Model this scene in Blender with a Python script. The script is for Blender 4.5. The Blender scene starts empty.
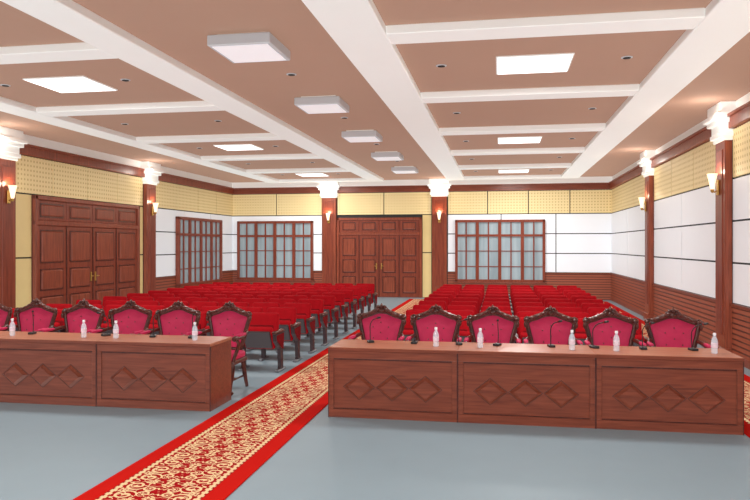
import bpy, bmesh, math, random
from mathutils import Vector, Matrix, Euler
random.seed(3)
sc = bpy.context.scene
sc.view_settings.view_transform = 'Standard'
sc.view_settings.look = 'None'
COL = sc.collection

def lin(r, g, b):
    f = lambda c: (c/255/12.92) if c/255 <= .04045 else ((c/255+.055)/1.055)**2.4
    return (f(r), f(g), f(b), 1)

# ------------------------------------------------------------ materials
def new_mat(name):
    m = bpy.data.materials.new(name); m.use_nodes = True
    nt = m.node_tree
    b = nt.nodes['Principled BSDF']
    return m, nt, b
def M(nt, op, a, b=None, c=None):
    n = nt.nodes.new('ShaderNodeMath'); n.operation = op
    for i, v in enumerate((a, b, c)):
        if v is None: continue
        if isinstance(v, (int, float)): n.inputs[i].default_value = v
        else: nt.links.new(v, n.inputs[i])
    return n.outputs[0]
def MIX(nt, fac, a, b):
    n = nt.nodes.new('ShaderNodeMix'); n.data_type = 'RGBA'
    if isinstance(fac, (int, float)): n.inputs[0].default_value = fac
    else: nt.links.new(fac, n.inputs[0])
    for k, v in ((6, a), (7, b)):
        if isinstance(v, tuple): n.inputs[k].default_value = v
        else: nt.links.new(v, n.inputs[k])
    return n.outputs[2]
def noise(nt, scale, vec, detail=3, dist=0.0):
    n = nt.nodes.new('ShaderNodeTexNoise'); n.inputs['Scale'].default_value = scale
    n.inputs['Detail'].default_value = detail; n.inputs['Distortion'].default_value = dist
    nt.links.new(vec, n.inputs['Vector']); return n.outputs[0]
def objco(nt, scale=(1, 1, 1)):
    t = nt.nodes.new('ShaderNodeTexCoord'); mp = nt.nodes.new('ShaderNodeMapping')
    mp.inputs['Scale'].default_value = scale
    nt.links.new(t.outputs['Object'], mp.inputs['Vector']); return mp.outputs[0]
def sep(nt, v):
    s = nt.nodes.new('ShaderNodeSeparateXYZ'); nt.links.new(v, s.inputs[0]); return s.outputs
def plain(name, col, rough=.6, var=.06, sc_=6, spec=.5, metal=0):
    m, nt, b = new_mat(name)
    n = noise(nt, sc_, objco(nt))
    c2 = tuple(max(0, x*(1-var*2)) for x in col[:3])+(1,)
    nt.links.new(MIX(nt, n, col, c2), b.inputs['Base Color'])
    b.inputs['Roughness'].default_value = rough
    b.inputs['Specular IOR Level'].default_value = spec
    b.inputs['Metallic'].default_value = metal
    return m
def wood(name, c1, c2, rough=.35, scale=(1.5, 30, 30), spec=.4):
    m, nt, b = new_mat(name)
    v = objco(nt, scale)
    n = noise(nt, 1.5, v, 4, .6)
    r = nt.nodes.new('ShaderNodeValToRGB')
    r.color_ramp.elements[0].position = .3; r.color_ramp.elements[0].color = c1
    r.color_ramp.elements[1].position = .7; r.color_ramp.elements[1].color = c2
    nt.links.new(n, r.inputs[0]); nt.links.new(r.outputs[0], b.inputs['Base Color'])
    b.inputs['Roughness'].default_value = rough
    b.inputs['Specular IOR Level'].default_value = spec
    return m
def emis(name, col, s):
    m, nt, b = new_mat(name)
    n = noise(nt, 3, objco(nt))
    c2 = tuple(x*.97 for x in col[:3])+(1,)
    nt.links.new(MIX(nt, n, col, c2), b.inputs['Emission Color'])
    b.inputs['Base Color'].default_value = col
    b.inputs['Emission Strength'].default_value = s
    return m

FLOOR = plain('floor_vinyl', lin(134, 153, 163), .5, .03, 3, .25)
BROWN = plain('ceiling_brown', lin(177, 144, 126), .8, .02, 2, .1)
WHITE = plain('white_paint', lin(242, 244, 242), .6, .01, 4, .2)
WALLW = plain('white_wall_panel', lin(232, 236, 241), .5, .01, 4, .2)
DARK = plain('dark_joint', lin(28, 24, 24), .7)
WOODV = wood('mahogany_vertical', lin(104, 44, 26), lin(142, 68, 44), .38, (25, 25, 1.5))
WOODH = wood('mahogany_horizontal', lin(98, 44, 28), lin(128, 64, 44), .36, (1.5, 25, 25))
WOODD = wood('door_wood', lin(98, 38, 22), lin(134, 60, 38), .38, (25, 25, 1.2))
WOODTOP = wood('desk_top_wood', lin(150, 88, 62), lin(176, 108, 80), .38, (1.5, 20, 20), .45)
CARVED = wood('carved_dark_wood', lin(48, 16, 12), lin(86, 34, 22), .3, (12, 12, 12), .5)
CARVE2 = plain('diamond_groove', lin(78, 34, 23), .5, .05)
SEATRED = plain('red_velvet', lin(168, 12, 24), .85, .2, 9, .1)
SEATRED2 = plain('red_velvet_dark', lin(116, 6, 16), .85, .18, 9, .1)
MAGENTA = plain('crimson_upholstery', lin(188, 38, 82), .6, .12, 12, .3)
CHAR = plain('charcoal_plastic', lin(50, 34, 38), .5, .1)
GREYM = plain('grey_metal', lin(110, 112, 118), .4, .05, 8, .5, .5)
BLACK = plain('black_plastic', lin(18, 18, 20), .4)
CAP = plain('bottle_cap', lin(235, 235, 240), .4)
LABEL = plain('bottle_label', lin(222, 204, 214), .5)
BRASS = plain('brass', lin(190, 150, 80), .3, .05, 6, .5, .8)
LAMPW = emis('lamp_diffuser', (1, 1, 1, 1), 1.2)
LAMPD = emis('box_lamp_diffuser', (.95, .96, 1, 1), .1)
LAMPB = plain('box_lamp_side', lin(190, 192, 196), .5, .01)
SHADE = emis('sconce_shade', (1, .84, .6, 1), .8)

m, nt, b = new_mat('clear_glass'); GLASS = m
b.inputs['Base Color'].default_value = (.75, .84, .92, 1); b.inputs['Roughness'].default_value = .08
n_ = noise(nt, 4, objco(nt)); nt.links.new(M(nt, 'MULTIPLY_ADD', n_, .1, .32), b.inputs['Alpha'])

# perforated yellow panel
m, nt, b = new_mat('perforated_beech_panel'); YEL = m
s = sep(nt, objco(nt))
u = M(nt, 'ADD', s[0], s[1])
fu = M(nt, 'SUBTRACT', M(nt, 'FRACT', M(nt, 'MULTIPLY', u, 1/.1)), .5)
fv = M(nt, 'SUBTRACT', M(nt, 'FRACT', M(nt, 'MULTIPLY', s[2], 1/.1)), .5)
d2 = M(nt, 'ADD', M(nt, 'MULTIPLY', fu, fu), M(nt, 'MULTIPLY', fv, fv))
dot = M(nt, 'LESS_THAN', d2, .06)
nt.links.new(MIX(nt, dot, lin(226, 205, 152), lin(192, 166, 112)), b.inputs['Base Color'])
b.inputs['Roughness'].default_value = .6
YELP = plain('beech_panel', lin(220, 196, 136), .5, .06, 3)

# slatted dado
m, nt, b = new_mat('slatted_dado'); DADO = m
s = sep(nt, objco(nt))
fz = M(nt, 'FRACT', M(nt, 'MULTIPLY', s[2], 1/.085))
gr = M(nt, 'LESS_THAN', fz, .3)
nn = noise(nt, 2, objco(nt, (2, 2, 30)))
wc = MIX(nt, nn, lin(130, 62, 40), lin(156, 82, 56))
nt.links.new(MIX(nt, gr, wc, lin(74, 30, 20)), b.inputs['Base Color'])
b.inputs['Roughness'].default_value = .5

# window pane (curtained glass)
m, nt, b = new_mat('curtained_window_pane'); PANE = m
v = objco(nt, (5, 5, .3)); n1 = noise(nt, 1.2, v, 2)
r = nt.nodes.new('ShaderNodeValToRGB')
r.color_ramp.elements[0].position = .3; r.color_ramp.elements[0].color = lin(132, 146, 152)
r.color_ramp.elements[1].position = .7; r.color_ramp.elements[1].color = lin(158, 172, 178)
nt.links.new(n1, r.inputs[0]); nt.links.new(r.outputs[0], b.inputs['Base Color'])
b.inputs['Roughness'].default_value = .2

# carpet
CW = 1.09
m, nt, b = new_mat('patterned_carpet'); CARPET = m
s = sep(nt, objco(nt))
ax = M(nt, 'ABSOLUTE', s[0])
py = M(nt, 'PINGPONG', s[1], .2)
def polar(x, y, cx, cy):
    dx = M(nt, 'SUBTRACT', x, cx); dy = M(nt, 'SUBTRACT', y, cy)
    rr = M(nt, 'SQRT', M(nt, 'ADD', M(nt, 'MULTIPLY', dx, dx), M(nt, 'MULTIPLY', dy, dy)))
    th = M(nt, 'ARCTAN2', dy, dx)
    return rr, th
def AND(a, b): return M(nt, 'MULTIPLY', a, b)
def OR(a, b): return M(nt, 'MAXIMUM', a, b)
def spiral(cx, cy, R, pitch, sgn, duty=.38):
    rr, th = polar(ax, py, cx, cy)
    f = M(nt, 'FRACT', M(nt, 'ADD', M(nt, 'DIVIDE', rr, pitch), M(nt, 'MULTIPLY', th, sgn/(2*math.pi))))
    return AND(M(nt, 'LESS_THAN', f, duty), M(nt, 'LESS_THAN', rr, R))
def flower(cx, cy, r0, a, k):
    rr, th = polar(ax, py, cx, cy)
    lim = M(nt, 'MULTIPLY_ADD', M(nt, 'COSINE', M(nt, 'MULTIPLY', th, k)), a, r0)
    out = M(nt, 'LESS_THAN', rr, lim); inn = M(nt, 'LESS_THAN', rr, r0*.38)
    return AND(out, M(nt, 'SUBTRACT', 1, inn))
pat = OR(spiral(.225, .10, .092, .056, 1), spiral(.09, .055, .06, .044, -1))
pat = OR(pat, flower(0, .155, .04, .016, 6)); pat = OR(pat, flower(.3, .0, .03, .012, 5)); pat = OR(pat, flower(.14, .18, .028, .012, 5))
cv = nt.nodes.new('ShaderNodeCombineXYZ'); nt.links.new(ax, cv.inputs[0]); nt.links.new(py, cv.inputs[1])
nz = noise(nt, 11, cv.outputs[0], 1)
pat = OR(pat, M(nt, 'LESS_THAN', M(nt, 'ABSOLUTE', M(nt, 'SUBTRACT', nz, .5)), .018))
inner = M(nt, 'LESS_THAN', ax, .315)
pat = AND(pat, inner)
dl = M(nt, 'ABSOLUTE', M(nt, 'SUBTRACT', ax, .35))
line = M(nt, 'LESS_THAN', dl, .012)
zig = AND(M(nt, 'LESS_THAN', dl, .026), M(nt, 'LESS_THAN', M(nt, 'FRACT', M(nt, 'MULTIPLY', s[1], 14)), .5))
pat = OR(pat, OR(line, zig))
border = M(nt, 'GREATER_THAN', ax, .385)
ground = MIX(nt, border, lin(158, 12, 20), lin(188, 22, 14))
nt.links.new(MIX(nt, pat, ground, lin(222, 198, 154)), b.inputs['Base Color'])
b.inputs['Roughness'].default_value = .95; b.inputs['Specular IOR Level'].default_value = .05

# ------------------------------------------------------------ mesh builder
class MB:
    def __init__(s): s.bm = bmesh.new(); s.mats = []
    def mi(s, mat):
        if mat not in s.mats: s.mats.append(mat)
        return s.mats.index(mat)
    def add(s, t, mat, mtx=None, smooth=False):
        i = s.mi(mat)
        for f in t.faces: f.material_index = i; f.smooth = smooth
        if mtx is not None: bmesh.ops.transform(t, matrix=mtx, verts=t.verts)
        me = bpy.data.meshes.new('t'); t.to_mesh(me); t.free()
        s.bm.from_mesh(me); bpy.data.meshes.remove(me)
    def box(s, a, b_, mat, bev=0, seg=1, mtx=None, smooth=False):
        t = bmesh.new(); bmesh.ops.create_cube(t, size=1)
        c = [(a[k]+b_[k])/2 for k in range(3)]; d = [abs(b_[k]-a[k]) for k in range(3)]
        bmesh.ops.transform(t, matrix=Matrix.Translation(c) @ Matrix.Diagonal((*d, 1)), verts=t.verts)
        if bev: bmesh.ops.bevel(t, geom=t.edges[:], offset=bev, segments=seg, profile=.5, affect='EDGES')
        s.add(t, mat, mtx, smooth)
    def cbox(s, c, d, mat, bev=0, seg=1, rot=(0, 0, 0), smooth=False):
        t = bmesh.new(); bmesh.ops.create_cube(t, size=1)
        bmesh.ops.transform(t, matrix=Matrix.Diagonal((*d, 1)), verts=t.verts)
        if bev: bmesh.ops.bevel(t, geom=t.edges[:], offset=bev, segments=seg, profile=.5, affect='EDGES')
        s.add(t, mat, Matrix.Translation(c) @ Euler(rot).to_matrix().to_4x4(), smooth)
    def ell(s, c, r, mat, rot=(0, 0, 0), u=10, v=6):
        t = bmesh.new(); bmesh.ops.create_uvsphere(t, u_segments=u, v_segments=v, radius=1)
        s.add(t, mat, Matrix.Translation(c) @ Euler(rot).to_matrix().to_4x4() @ Matrix.Diagonal((*r, 1)), True)
    def tube(s, pts, rad, mat, n=8, closed=False, mtx=None):
        t = bmesh.new(); pts = [Vector(p) for p in pts]; N = len(pts)
        if not isinstance(rad, (list, tuple)): rad = [rad]*N
        rings = []; prev = None
        for i, p in enumerate(pts):
            if closed: d = pts[(i+1) % N]-pts[i-1]
            else: d = pts[min(i+1, N-1)]-pts[max(i-1, 0)]
            d.normalize()
            if prev is None:
                up = Vector((0, 1, 0)) if abs(d.y) < .9 else Vector((1, 0, 0))
                a = d.cross(up).normalized()
            else:
                a = (prev - d*prev.dot(d)).normalized()
            prev = a; b2 = d.cross(a)
            rings.append([t.verts.new(p+(a*math.cos(k*2*math.pi/n)+b2*math.sin(k*2*math.pi/n))*rad[i]) for k in range(n)])
        R = N if closed else N-1
        for i in range(R):
            A, B = rings[i], rings[(i+1) % N]
            for k in range(n): t.faces.new((A[k], A[(k+1) % n], B[(k+1) % n], B[k]))
        if not closed:
            t.faces.new(rings[0][::-1]); t.faces.new(rings[-1])
        bmesh.ops.recalc_face_normals(t, faces=t.faces[:])
        s.add(t, mat, mtx, True)
    def lathe(s, prof, mat, n=14, c=(0, 0, 0), smooth=True):
        t = bmesh.new(); rings = []
        for r, z in prof:
            rings.append([t.verts.new((c[0]+r*math.cos(k*2*math.pi/n), c[1]+r*math.sin(k*2*math.pi/n), c[2]+z)) for k in range(n)])
        for A, B in zip(rings, rings[1:]):
            for k in range(n): t.faces.new((A[k], A[(k+1) % n], B[(k+1) % n], B[k]))
        t.faces.new(rings[0][::-1]); t.faces.new(rings[-1])
        s.add(t, mat, None, smooth)
    def prism(s, poly, y0, y1, mat, mtx=None, bev=0, taper=1):
        t = bmesh.new(); n = len(poly)
        cx = sum(p[0] for p in poly)/n; cz = sum(p[1] for p in poly)/n
        A = [t.verts.new((cx+(x-cx)*taper, y0, cz+(z-cz)*taper)) for x, z in poly]; B = [t.verts.new((x, y1, z)) for x, z in poly]
        t.faces.new(A); t.faces.new(B[::-1])
        for k in range(n): t.faces.new((A[k], B[k], B[(k+1) % n], A[(k+1) % n]))
        bmesh.ops.recalc_face_normals(t, faces=t.faces[:])
        if bev: bmesh.ops.bevel(t, geom=t.edges[:], offset=bev, segments=2, affect='EDGES')
        s.add(t, mat, mtx)
    def dome(s, poly, cx, cz, y, h, mat, mtx=None, K=6):
        t = bmesh.new(); rings = []
        for k in range(K):
            q = 1-k/K; yy = y-h*(1-q**3)
            rings.append([t.verts.new((cx+(x-cx)*q, yy, cz+(z-cz)*q)) for x, z in poly])
        c = t.verts.new((cx, y-h, cz)); n = len(poly)
        for A, B in zip(rings, rings[1:]):
            for k in range(n): t.faces.new((A[k], A[(k+1) % n], B[(k+1) % n], B[k]))
        for k in range(n): t.faces.new((rings[-1][k], rings[-1][(k+1) % n], c))
        bmesh.ops.recalc_face_normals(t, faces=t.faces[:])
        s.add(t, mat, mtx, True)
    def mesh(s, name):
        me = bpy.data.meshes.new(name); s.bm.to_mesh(me); s.bm.free()
        for m_ in s.mats: me.materials.append(m_)
        return me
    def obj(s, name, loc=(0, 0, 0), rz=0):
        return put(name, s.mesh(name), loc, rz)
def put(name, me, loc=(0, 0, 0), rz=0):
    o = bpy.data.objects.new(name, me); o.location = loc; o.rotation_euler = (0, 0, rz); COL.objects.link(o); return o
def crom(P, k=4, closed=False):
    out = []; n = len(P)
    rng = range(n if closed else n-1)
    for i in rng:
        g = (lambda j: P[j % n]) if closed else (lambda j: P[max(0, min(n-1, j))])
        p0, p1, p2, p3 = g(i-1), g(i), g(i+1), g(i+2)
        for q in range(k):
            t = q/k
            out.append(tuple(.5*((2*p1[a])+(-p0[a]+p2[a])*t+(2*p0[a]-5*p1[a]+4*p2[a]-p3[a])*t*t+(-p0[a]+3*p1[a]-3*p2[a]+p3[a])*t**3) for a in range(len(p1))))
    if not closed: out.append(tuple(P[-1]))
    return out

# ------------------------------------------------------------ room
XL, XR, YB, YF, H = -9.85, 3.75, 24.8, -4.0, 4.2
w = MB(); w.box((XL-.2, YF-.2, -.1), (XR+.2, YB+.2, 0), FLOOR); w.obj('floor')
w = MB(); w.box((XL-.2, YF-.2, H), (XR+.2, YB+.2, H+.1), BROWN); w.obj('ceiling')

COLY = [.7, 6.6, 12.5, 18.4]; HW = .28
ZD, ZY0, ZY1, ZC = .92, 2.95, 3.76, 3.98
def wallmap(side):
    if side == 'right': return lambda a0, a1, t: ((XR-t, a0), (XR, a1))
    if side == 'left': return lambda a0, a1, t: ((XL, a0), (XL+t, a1))
    if side == 'back': return lambda a0, a1, t: ((a0, YB-t), (a1, YB))
G = .016
def panel(w, mp, a0, a1, z0, z1, mat, t=.03):
    p, q = mp(a0+G, a1-G, t)
    w.box((p[0], p[1], z0+G), (q[0], q[1], z1-G), mat)
def bands(w, mp, a0, a1, nY=3, nW=2, dado=True):
    L = (a1-a0)
    for i in range(nY): panel(w, mp, a0+L*i/nY, a0+L*(i+1)/nY, ZY0, ZY1, YEL)
    for i in range(nW):
        for z0, z1 in ((ZD, 1.58), (1.58, 2.26), (2.26, ZY0)):
            panel(w, mp, a0+L*i/nW, a0+L*(i+1)/nW, z0, z1, WALLW)
    if dado:
        p, q = mp(a0, a1, .04); w.box((p[0], p[1], 0), (q[0], q[1], ZD-.05), DADO)
        p, q = mp(a0, a1, .06); w.box((p[0], p[1], ZD-.05), (q[0], q[1], ZD), WOODH)
# right
w = MB(); w.box((XR, YF, 0), (XR+.15, YB, ZC), DARK); w.box((XR, YF, ZC), (XR+.15, YB, H), WHITE)
mp = wallmap('right')
ed = [YF]+[v for c in COLY for v in (c-HW, c+HW)]+[YB]
for i in range(0, len(ed), 2): bands(w, mp, ed[i], ed[i+1], 3, 2)
w.obj('wall_right')
# left
w = MB(); w.box((XL-.15, YF, 0), (XL, YB, ZC), DARK); w.box((XL-.15, YF, ZC), (XL, YB, H), WHITE)
mp = wallmap('left')
bands(w, mp, YF, .42); bands(w, mp, .98, 6.32); bands(w, mp, 6.88, 12.22); bands(w, mp, 18.68, YB, 4, 3)
for i in range(4): panel(w, mp, 12.78+(18.12-12.78)*i/4, 12.78+(18.12-12.78)*(i+1)/4, ZY0, ZY1, YEL)
panel(w, mp, 12.78, 13.4, 0, 1.6, YELP); panel(w, mp, 12.78, 13.4, 1.6, ZY0, YELP)
panel(w, mp, 17.8, 18.12, 0, 1.6, YELP); panel(w, mp, 17.8, 18.12, 1.6, ZY0, YELP)
w.obj('wall_left')
# back
BC = [-6.1, -2.1]
w = MB(); w.box((XL, YB, 0), (XR, YB+.15, ZC), DARK); w.box((XL, YB, ZC), (XR, YB+.15, H), WHITE)
mp = wallmap('back')
bands(w, mp, XL, BC[0]-HW, 2, 1); bands(w, mp, BC[1]+HW, XR, 4, 3)
for i in range(2): panel(w, mp, -5.82+3.44*i/2, -5.82+3.44*(i+1)/2, ZY0, ZY1, YEL)
panel(w, mp, -2.72, -2.38, 0, 1.6, YELP); panel(w, mp, -2.72, -2.38, 1.6, ZY0, YELP)
w.obj('wall_back')
w = MB(); w.box((XL, YF-.15, 0), (XR, YF, H), WALLW); w.obj('wall_front')
# cornice
w = MB()
w.box((XL, YF, ZY1), (XL+.1, YB, ZC), WOODV, .01); w.box((XR-.1, YF, ZY1), (XR, YB, ZC), WOODV, .01)
w.box((XL, YB-.1, ZY1), (XR, YB, ZC), WOODH, .01)
w.box((XL, YF, ZC-.04), (XL+.15, YB, ZC), WOODV); w.box((XR-.15, YF, ZC-.04), (XR, YB, ZC), WOODV)
w.box((XL, YB-.15, ZC-.04), (XR, YB, ZC), WOODH)
w.obj('trim_cornice')
for nm, a, b_ in (('baseboard_right', (XR-.06, YF, 0), (XR-.04, YB, .12)), ('baseboard_left', (XL+.04, 18.7, 0), (XL+.06, YB, .12))):
    w = MB(); w.box(a, b_, WOODV); w.obj(nm)

# ceiling beams
ZB = 4.1
w = MB()
BX = [(-8.2, -7.7), (-4.5, -4.0), (-1.79, -1.19), (1.98, 2.58)]
for a, b_ in BX: w.box((a, YF, ZB), (b_, 24.2, H), WHITE, .01)
for k in range(-1, 8):
    y = .72+3.3*k
    for a, b_ in ((-7.7, -4.5), (-1.19, 1.98)):
        w.box((a, y, ZB+.004), (b_, y+.4, H), WHITE, .008)
w.obj('trim_ceiling_beams')

# columns with capitals
def column(name, loc, rz):
    w = MB()   # local: wall at y=0, projects to -y
    w.box((-.26, -.14, 0), (.26, 0, 3.64), WOODV, .012)
    w.box((-.28, 0, 0), (.28, -.03, 3.64), DARK)
    w.box((-.29, -.17, 0), (.29, 0, .18), WOODV, .01)
    w.box((-.16, -.155, .4), (.16, -.13, 3.45), WOODD, .01)
    for z0, z1, e in ((3.58, 3.64, .03), (3.64, 3.72, .07), (3.72, 3.86, .05), (3.86, 3.94, .11), (3.94, 4.02, .16), (4.02, 4.2, .10)):
        w.box((-.26-e, -.14-e, z0), (.26+e, 0, z1), WHITE, .012)
    return w.obj(name, loc, rz)
def sconce(loc, rz):
    w = MB()
    w.box((-.045, -.03, -.16), (.045, 0, .1), BRASS, .01)
    w.tube([(0, -.02, -.08), (0, -.07, -.11), (0, -.10, -.06)], .013, BRASS)
    w.lathe([(.02, -.08), (.03, -.06), (.042, 0), (.06, .1), (.085, .2), (.078, .2), (.05, .08), (.015, .0)], SHADE, 16, (0, -.10, 0))
    w.lathe([(.01, -.12), (.026, -.1), (.03, -.06), (.01, -.05)], BRASS, 12, (0, -.10, 0))
    return w.obj('wall_sconce', loc, rz)
def plight(loc, e, col=(1, .84, .62), r=.035):
    l = bpy.data.lights.new('glow', 'POINT'); l.energy = e; l.color = col; l.shadow_soft_size = r
    o = bpy.data.objects.new('column_glow_light', l); o.location = loc; COL.objects.link(o)
for y in COLY:
    for x, rz, sgn in ((XR, -math.pi/2, -1), (XL, math.pi/2, 1)):
        column('column', (x, y, 0), rz)
        sconce((x+sgn*.16, y, 2.86), rz)
        if y > 5:
            plight((x+sgn*.27, y, 3.09), 7); plight((x+sgn*.5, y-.5, 3.86), 9, (1, .93, .84), .02)  # second point light is added for the glow at the capital, no fixture
for x in BC:
    column('column', (x, YB, 0), 0); sconce((x, YB-.16, 2.82), 0)
    plight((x, YB-.27, 3.05), 7); plight((x, YB-.55, 3.86), 8, (1, .93, .84), .02)  # again a bare point light added beside the capital for its glow

# ------------------------------------------------------------ doors & windows (local: x along, wall at y=0, out -y)
def door(name, W, Hh, loc, rz):
    w = MB(); n = 4
    w.box((-W/2, -.05, 0), (W/2, 0, Hh), WOODD)
    for x in (-W/2, W/2-.09): w.box((x, -.12, 0), (x+.09, 0, Hh), WOODV, .01)
    w.box((-W/2, -.12, Hh-.09), (W/2, 0, Hh), WOODV, .01)
    zt = Hh*.8
    w.box((-W/2, -.11, zt-.05), (W/2, 0, zt+.05), WOODV, .01)
    lw = (W-.18)/n
    for i in range(n):
        x0 = -W/2+.09+i*lw
        w.box((x0+.01, -.07, .02), (x0+lw-.01, -.04, zt-.06), WOODD, .008)
        w.box((x0+.01, -.07, zt+.06), (x0+lw-.01, -.04, Hh-.1), WOODD, .008)
        for z0, z1 in ((.15, .75), (.87, 1.35), (1.47, zt-.15), (zt+.12, Hh-.16)):
            a, c = x0+.12, x0+lw-.12
            w.box((a, -.078, z0), (c, -.06, z1), CARVED)
            w.box((a+.03, -.10, z0+.03), (c-.03, -.06, z1-.03), WOODV, .025)
        if i: w.box((x0-.012, -.085, 0), (x0+.012, -.06, zt), CARVED)
    for x in (-.09, .09):
        w.box((x-.02, -.1, 1.0), (x+.02, -.07, 1.22), BRASS, .005)
        w.tube([(x, -.1, 1.12), (x, -.14, 1.12), (x*1.9, -.14, 1.12)], .012, BRASS)
    return w.obj(name, loc, rz)
def window(name, W, z0, z1, loc, rz, n=4):
    w = MB(); F = .09
    w.box((-W/2+.02, -.05, z0+.02), (W/2-.02, -.005, z1-.02), PANE)
    for x in (-W/2, W/2-F): w.box((x, -.13, z0), (x+F, 0, z1), WOODD, .01)
    for z in (z0, z1-F): w.box((-W/2, -.13, z), (W/2, 0, z+F), WOODD, .01)
    zt = z1-.55
    w.box((-W/2, -.12, zt-.04), (W/2, 0, zt+.04), WOODD, .01)
    for i in range(1, n):
        x = -W/2+W*i/n; w.box((x-.055, -.115, z0), (x+.055, 0, z1), WOODD, .01)
    for i in range(n):
        x = -W/2+W*(i+.5)/n; w.box((x-.022, -.09, z0), (x+.022, 0, z1), WOODD)
    for k in (1, 2):
        z = z0+(zt-z0)*k/3; w.box((-W/2, -.075, z-.014), (W/2, 0, z+.014), WOODD)
    w.box((-W/2-.05, -.17, z0-.05), (W/2+.05, 0, z0), WOODD, .01)
    return w.obj(name, loc, rz)
door('door_1', 4.4, 2.94, (XL+.0, 15.6, 0), math.pi/2)
door('door_2', 3.1, 2.85, (-4.27, YB, 0), 0)
window('window_1', 3.4, .58, 2.75, (XL+.03, 21.8, 0), math.pi/2, 4)
window('window_2', 2.9, .58, 2.75, (-8.15, YB-.03, 0), 0, 4)
window('window_3', 3.08, .58, 2.75, (-.01, YB-.03, 0), 0, 4)

# ------------------------------------------------------------ ceiling lamps
def area(loc, sx, sy, e, name='ceiling_or_fill_light'):
    l = bpy.data.lights.new(name, 'AREA'); l.shape = 'RECTANGLE'; l.size = sx; l.size_y = sy; l.energy = e
    l.color = (1, .99, .965)
    o = bpy.data.objects.new(name, l); o.location = loc; COL.objects.link(o)
E = 125
w = MB()
w.box((-.47, -.44, -.02), (.47, .44, 0), WHITE, .006); w.box((-.45, -.42, -.024), (.45, .42, -.015), LAMPW)
me = w.mesh('flush_panel_light')
for x in (.42, -6.1):
    for y in (2.6, 9.2, 15.8, 22.4):
        put('flush_panel_light', me, (x, y, H)); area((x, y, H-.032), .84, .78, E)
w = MB()
w.box((-.36, -.38, -.15), (.36, .38, -.03), LAMPB, .01)
w.box((-.28, -.28, -.05), (.28, .28, 0), WHITE)
w.box((-.32, -.34, -.154), (.32, .34, -.14), LAMPD)
me = w.mesh('box_ceiling_light')
for k in range(-1, 5):
    put('box_ceiling_light', me, (-2.8, 7.6+3.3*k, H))
area((-3, .5, 4.05), 3, 1, 150)  # added fill above the camera, out of view, no fixture there
w = MB(); w.lathe([(.06, -.008), (.07, -.006), (.07, 0)], LAMPB, 16); w.lathe([(.048, -.014), (.048, -.006)], DARK, 14)
me = w.mesh('recessed_downlight')
for y in (9.1, 12.4, 15.8, 19.1, 22.3):
    for x in (-.75, 1.55, -5.2, -7.1, -2.8): put('recessed_downlight', me, (x, y+(.1 if x == -2.8 else 0), H))

# ------------------------------------------------------------ carpets
for x in (-2.53, 2.925):
    w = MB(); w.box((-CW/2, 0, 0), (CW/2, 25.5, .012), CARPET, .004)
    w.obj('carpet_runner', (x, -1.5, 0))

# ------------------------------------------------------------ desks
w = MB(); L = 1.4; D = .6; HT = .76
w.box((-L/2, 0, .0), (L/2, .035, HT-.035), WOODH)
w.box((-L/2, .035, 0), (-L/2+.03, D, HT-.035), WOODH); w.box((L/2-.03, .035, 0), (L/2, D, HT-.035), WOODH)
w.box((-L/2+.03, .1, .48), (L/2-.03, D-.04, .5), WOODH)
w.box((-L/2, -.03, HT-.035), (L/2, D+.02, HT), WOODTOP, .006)
w.box((-L/2, -.034, HT-.034), (L/2, -.028, HT-.004), WOODH)
w.box((-L/2, -.022, 0), (L/2, 0, .09), WOODH, .005)
w.box((-L/2, -.018, HT-.12), (L/2, 0, HT-.035), WOODH, .005)
w.box((-L/2, -.018, .09), (-L/2+.06, 0, HT-.12), WOODH, .004); w.box((L/2-.06, -.018, .09), (L/2, 0, HT-.12), WOODH, .004)
w.box((-L/2, -.024, 0), (-L/2+.008, .0, HT-.035), CARVED); w.box((L/2-.008, -.024, 0), (L/2, .0, HT-.035), CARVED)
w.box((-L/2+.06, -.008, HT-.135), (L/2-.06, 0, HT-.12), CARVED); w.box((-L/2+.06, -.008, .09), (L/2-.06, 0, .1), CARVED)
for i in (-1, 0, 1):
    cx = i*.36; cz = .335
    def dia(a, bb): return [(cx-a, cz), (cx, cz-bb), (cx+a, cz), (cx, cz+bb)]
    w.prism(dia(.18, .145), -.004, 0, CARVE2)
    w.prism(dia(.173, .139), -.04, 0, WOODH, None, 0, .72)
desk_me = w.mesh('conference_desk')
for x0 in (-1.84, -.44, .96, -4.6, -6.0, -7.4):
    put('conference_desk', desk_me, (x0+L/2, 7.4+.03, 0))

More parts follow.
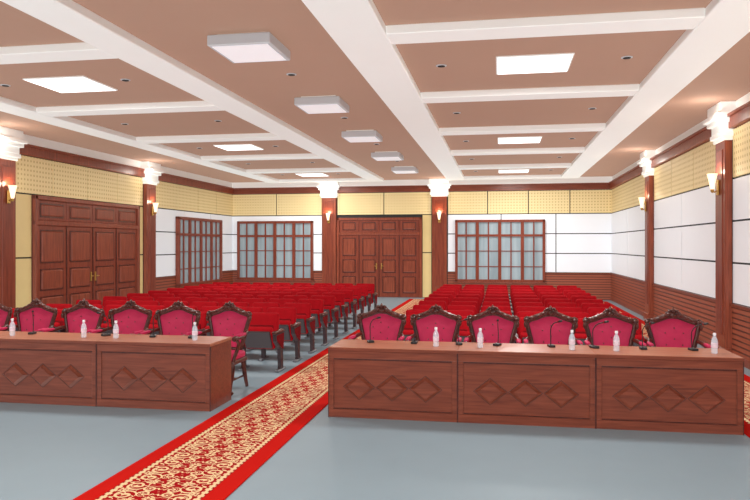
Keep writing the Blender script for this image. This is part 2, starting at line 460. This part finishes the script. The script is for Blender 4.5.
# ------------------------------------------------------------ carved armchair
def armchair():
    w = MB()
    half = [(0, .50), (.13, .495), (.195, .52), (.225, .62), (.25, .74), (.28, .86), (.295, .93), (.275, .97), (.215, .99), (.15, 1.015), (.075, 1.045), (0, 1.055)]
    full = half+[(-x, z) for x, z in half[-2:0:-1]]
    out = crom(full, 3, True)
    T = Matrix.Translation((0, .22, .45)) @ Matrix.Rotation(-math.radians(9), 4, 'X') @ Matrix.Translation((0, 0, -.45))
    cx, cz = 0, .76
    inn = [(x*.87, cz+(z-cz)*.86-.012) for x, z in out]
    w.prism([(x*.95, cz+(z-cz)*.95) for x, z in out], -.005, .035, CARVED, T)
    w.dome(inn, cx, cz-.01, -.005, .055, MAGENTA, T)
    w.tube([(x*.94, -.008, cz+(z-cz)*.94) for x, z in out], .022, CARVED, 8, True, T)
    w.tube([(x*1.0, .0, cz+(z-cz)*1.0) for x, z in out], .018, CARVED, 6, True, T)
    def e(x, z, r, rot=0, y=-.03):
        t = bmesh.new(); bmesh.ops.create_uvsphere(t, u_segments=8, v_segments=6, radius=1)
        w.add(t, CARVED, T @ Matrix.Translation((x, y, z-.022)) @ Matrix.Rotation(rot, 4, 'Y') @ Matrix.Diagonal((*r, 1)), True)
    for s_ in (-1, 1):
        for (x, z, a, b2, ro) in ((.05, 1.075, .045, .022, .5), (.10, 1.05, .05, .024, .5), (.16, 1.02, .05, .022, .4), (.225, 1.0, .045, .024, .1),
                                  (.285, .975, .038, .028, 0), (.30, .925, .022, .045, 0), (.045, 1.105, .03, .018, 1.0)):
            e(s_*x, z, (a, .028, b2), s_*ro)
        sp = []
        for k in range(18):
            t_ = k/17; a = t_*3.6*math.pi/1.4; r_ = .04*(1-t_*.8)
            sp.append((s_*(.275+r_*math.cos(a)), -.02, .955+r_*math.sin(a)))
        w.tube(sp, .012, CARVED, 6, False, T)
        sp = []
        for k in range(16):
            t_ = k/15; a = math.pi*.5+t_*2.4*math.pi; r_ = .036*(1-t_*.8)
            sp.append((s_*(.06+r_*math.cos(a)), -.03, 1.062+r_*math.sin(a)))
        w.tube(sp, .01, CARVED, 6, False, T)
    e(0, 1.11, (.028, .03, .035)); e(0, 1.06, (.045, .03, .03)); e(0, 1.14, (.012, .014, .016))
    for (x, z) in ((0, .89), (-.1, .83), (.1, .83), (0, .76), (-.09, .69), (.09, .69), (0, .62)):
        t = bmesh.new(); bmesh.ops.create_uvsphere(t, u_segments=8, v_segments=5, radius=.009)
        w.add(t, CARVED, T @ Matrix.Translation((x, -.058 if x == 0 else -.054, z)), True)
    w.box((-.28, -.27, .36), (.28, .24, .42), CARVED, .02, 2)
    w.box((-.265, -.275, .41), (.265, .22, .50), MAGENTA, .035, 3, None, True)
    w.prism(crom([(-.25, .37), (-.25, .31), (-.15, .335), (-.06, .32), (0, .29), (.06, .32), (.15, .335), (.25, .31), (.25, .37)], 3), -.275, -.25, CARVED)
    for i in range(-3, 4): w.ell((i*.06, -.278, .345), (.028, .012, .016), CARVED)
    for s_ in (-1, 1):
        w.tube(crom([(s_*.255, -.24, .40), (s_*.275, -.26, .32), (s_*.265, -.25, .2), (s_*.245, -.235, .09), (s_*.255, -.25, .03), (s_*.265, -.27, .012)], 3),
               [.04, .043, .046, .044, .04, .036, .032, .028, .025, .023, .022, .022, .024, .026, .026, .012], CARVED)
        w.ell((s_*.262, -.262, .03), (.036, .042, .03), CARVED)
        w.ell((s_*.275, -.27, .34), (.04, .03, .045), CARVED)
        w.tube(crom([(s_*.21, .22, .50), (s_*.22, .22, .38), (s_*.23, .25, .2), (s_*.24, .31, .012)], 3), [.03]*7+[.026, .024, .022], CARVED)
        arm = crom([(s_*.25, .27, .74), (s_*.285, .16, .73), (s_*.31, .0, .705), (s_*.31, -.14, .70), (s_*.30, -.22, .715)], 4)
        w.tube(arm, .024, CARVED)
        w.ell((s_*.30, -.23, .70), (.035, .045, .035), CARVED)
        w.tube(crom([(s_*.30, -.2, .70), (s_*.315, -.14, .63), (s_*.29, -.13, .54), (s_*.28, -.19, .46), (s_*.27, -.22, .40)], 4), .023, CARVED)
        w.cbox((s_*.308, -.03, .73), (.05, .22, .035), MAGENTA, .014, 2, (0, 0, 0), True)
        w.tube([(s_*.22, -.2, .16), (s_*.22, .24, .16)], .012, CARVED)
    w.tube([(-.22, .02, .16), (.22, .02, .16)], .012, CARVED)
    return w.mesh('carved_armchair')
am = armchair()
for i in range(6): put('carved_armchair', am, (-1.49+.7*i, 8.5, 0), random.uniform(-.04, .04))
for i in range(6): put('carved_armchair', am, (-3.54-.705*i, 8.5, 0), random.uniform(-.04, .04))

# ------------------------------------------------------------ auditorium seats
def seat_row(n, P=.575):
    w = MB(); r = math.radians
    for i in range(n):
        x = (i-(n-1)/2)*P
        w.cbox((x, .05, .625), (.50, .10, .46), SEATRED, .045, 3, (-r(12), 0, 0), True)
        w.cbox((x, .0, .57), (.38, .06, .22), SEATRED2, .028, 2, (-r(12), 0, 0), True)
        w.cbox((x, .105, .60), (.46, .025, .44), CHAR, .01, 1, (-r(12), 0, 0))
        w.cbox((x, -.12, .50), (.47, .36, .10), SEATRED, .035, 3, (r(-62), 0, 0), True)
        w.cbox((x, -.165, .475), (.42, .30, .03), CHAR, .01, 1, (r(-62), 0, 0))
        w.tube([(x-.25, -.01, .38), (x+.25, -.01, .38)], .02, GREYM, 6)
    for i in range(n+1):
        x = (i-n/2)*P
        t = .022 if 0 < i < n else .026
        poly = [(-.05, .0), (.10, .0), (.075, .06), (.06, .3), (.10, .58), (-.27, .57), (-.26, .47), (-.06, .33), (-.03, .06)]
        Rz = Matrix.Rotation(math.pi/2, 4, 'Z')
        w.prism(poly, -x-t, -x+t, CHAR, Rz)
        w.cbox((x, -.09, .595), (.065, .42, .04), CHAR if 0 < i < n else CARVED, .015, 2, (0, 0, 0), True)
        w.box((x-.035, -.16, 0), (x+.035, .2, .035), GREYM, .012)
        if i in (0, n):
            s_ = -1 if i == 0 else 1
            w.prism([(.07, .32), (.10, .56), (-.24, .55), (-.23, .49), (-.04, .36)], -x-s_*t-s_*.006, -x, SEATRED2, Rz)
    return w.mesh('auditorium_seat_row')
r8, r6 = seat_row(8), seat_row(6)
for k in range(10):
    y = 10.0+.9*k
    put('auditorium_seat_row', r8, (-5.52, y, 0)); put('auditorium_seat_row', r6, (.22, y, 0))

# ------------------------------------------------------------ desk items
w = MB()
w.lathe([(.026, 0), (.032, .008), (.032, .05), (.029, .06), (.032, .07), (.032, .125), (.026, .15), (.013, .175), (.013, .19)], GLASS, 16)
w.lathe([(.0325, .062), (.0335, .066), (.0335, .105), (.0325, .11)], LABEL, 16)
w.lathe([(.016, .185), (.016, .207), (.013, .21)], CAP, 14)
bt = w.mesh('water_bottle')
w = MB()
w.cbox((0, 0, .013), (.07, .1, .026), BLACK, .008, 2)
w.tube(crom([(0, .02, .02), (.0, .03, .12), (.0, .02, .2), (.02, -.03, .26), (.05, -.1, .285)], 4), .0055, BLACK, 6)
w.tube([(.045, -.09, .283), (.06, -.12, .292), (.075, -.15, .3)], [.009, .013, .011], BLACK, 8)
w.tube([(.0505, -.102, .2865), (.053, -.107, .288)], [.0135, .0135], SEATRED, 8)
mc = w.mesh('desk_microphone')
Y0 = 7.66
for x in (-.69, -.21, .75, 1.2, 2.16, -5.88, -4.92, -4.5, -3.5): put('water_bottle', bt, (x, Y0, HT))
for x in (-1.45, -.95, -.45, -.03, .55, 1.0, 1.5, 2.0, -5.74, -4.74, -4.12, -3.62): put('desk_microphone', mc, (x, Y0+.18, HT), random.uniform(-.6, .6))

# ------------------------------------------------------------ general light: added shadowless fill and world
def sun(d, e, col=(1, 1, 1), shadow=False):
    l = bpy.data.lights.new('fill_sun', 'SUN'); l.energy = e; l.color = col; l.angle = .5
    l.use_shadow = shadow
    try: l.specular_factor = 0
    except Exception: pass
    o = bpy.data.objects.new('added_fill_light', l); o.rotation_euler = Vector(d).to_track_quat('-Z', 'Y').to_euler(); COL.objects.link(o)
sun((0, .25, 1), 1.75, (1, .99, .96))  # added upward fill to brighten the ceiling, no such source in the hall
sun((.6, .6, .15), .62); sun((-.6, .6, .15), .7)  # added sideways fill for walls and chair fronts, no real source
wd = bpy.data.worlds.new('world'); sc.world = wd; wd.use_nodes = True
wd.node_tree.nodes['Background'].inputs[0].default_value = (.8, .85, .9, 1)
wd.node_tree.nodes['Background'].inputs[1].default_value = .5

# ------------------------------------------------------------ camera
cam = bpy.data.cameras.new('camera'); cam.lens = 33.6; cam.sensor_width = 36; cam.shift_y = -5/750
cam.clip_end = 100
co = bpy.data.objects.new('camera', cam); co.location = (0, 0, 1.87)
co.rotation_euler = (math.radians(90), 0, math.atan(125/700)); COL.objects.link(co)
sc.camera = co
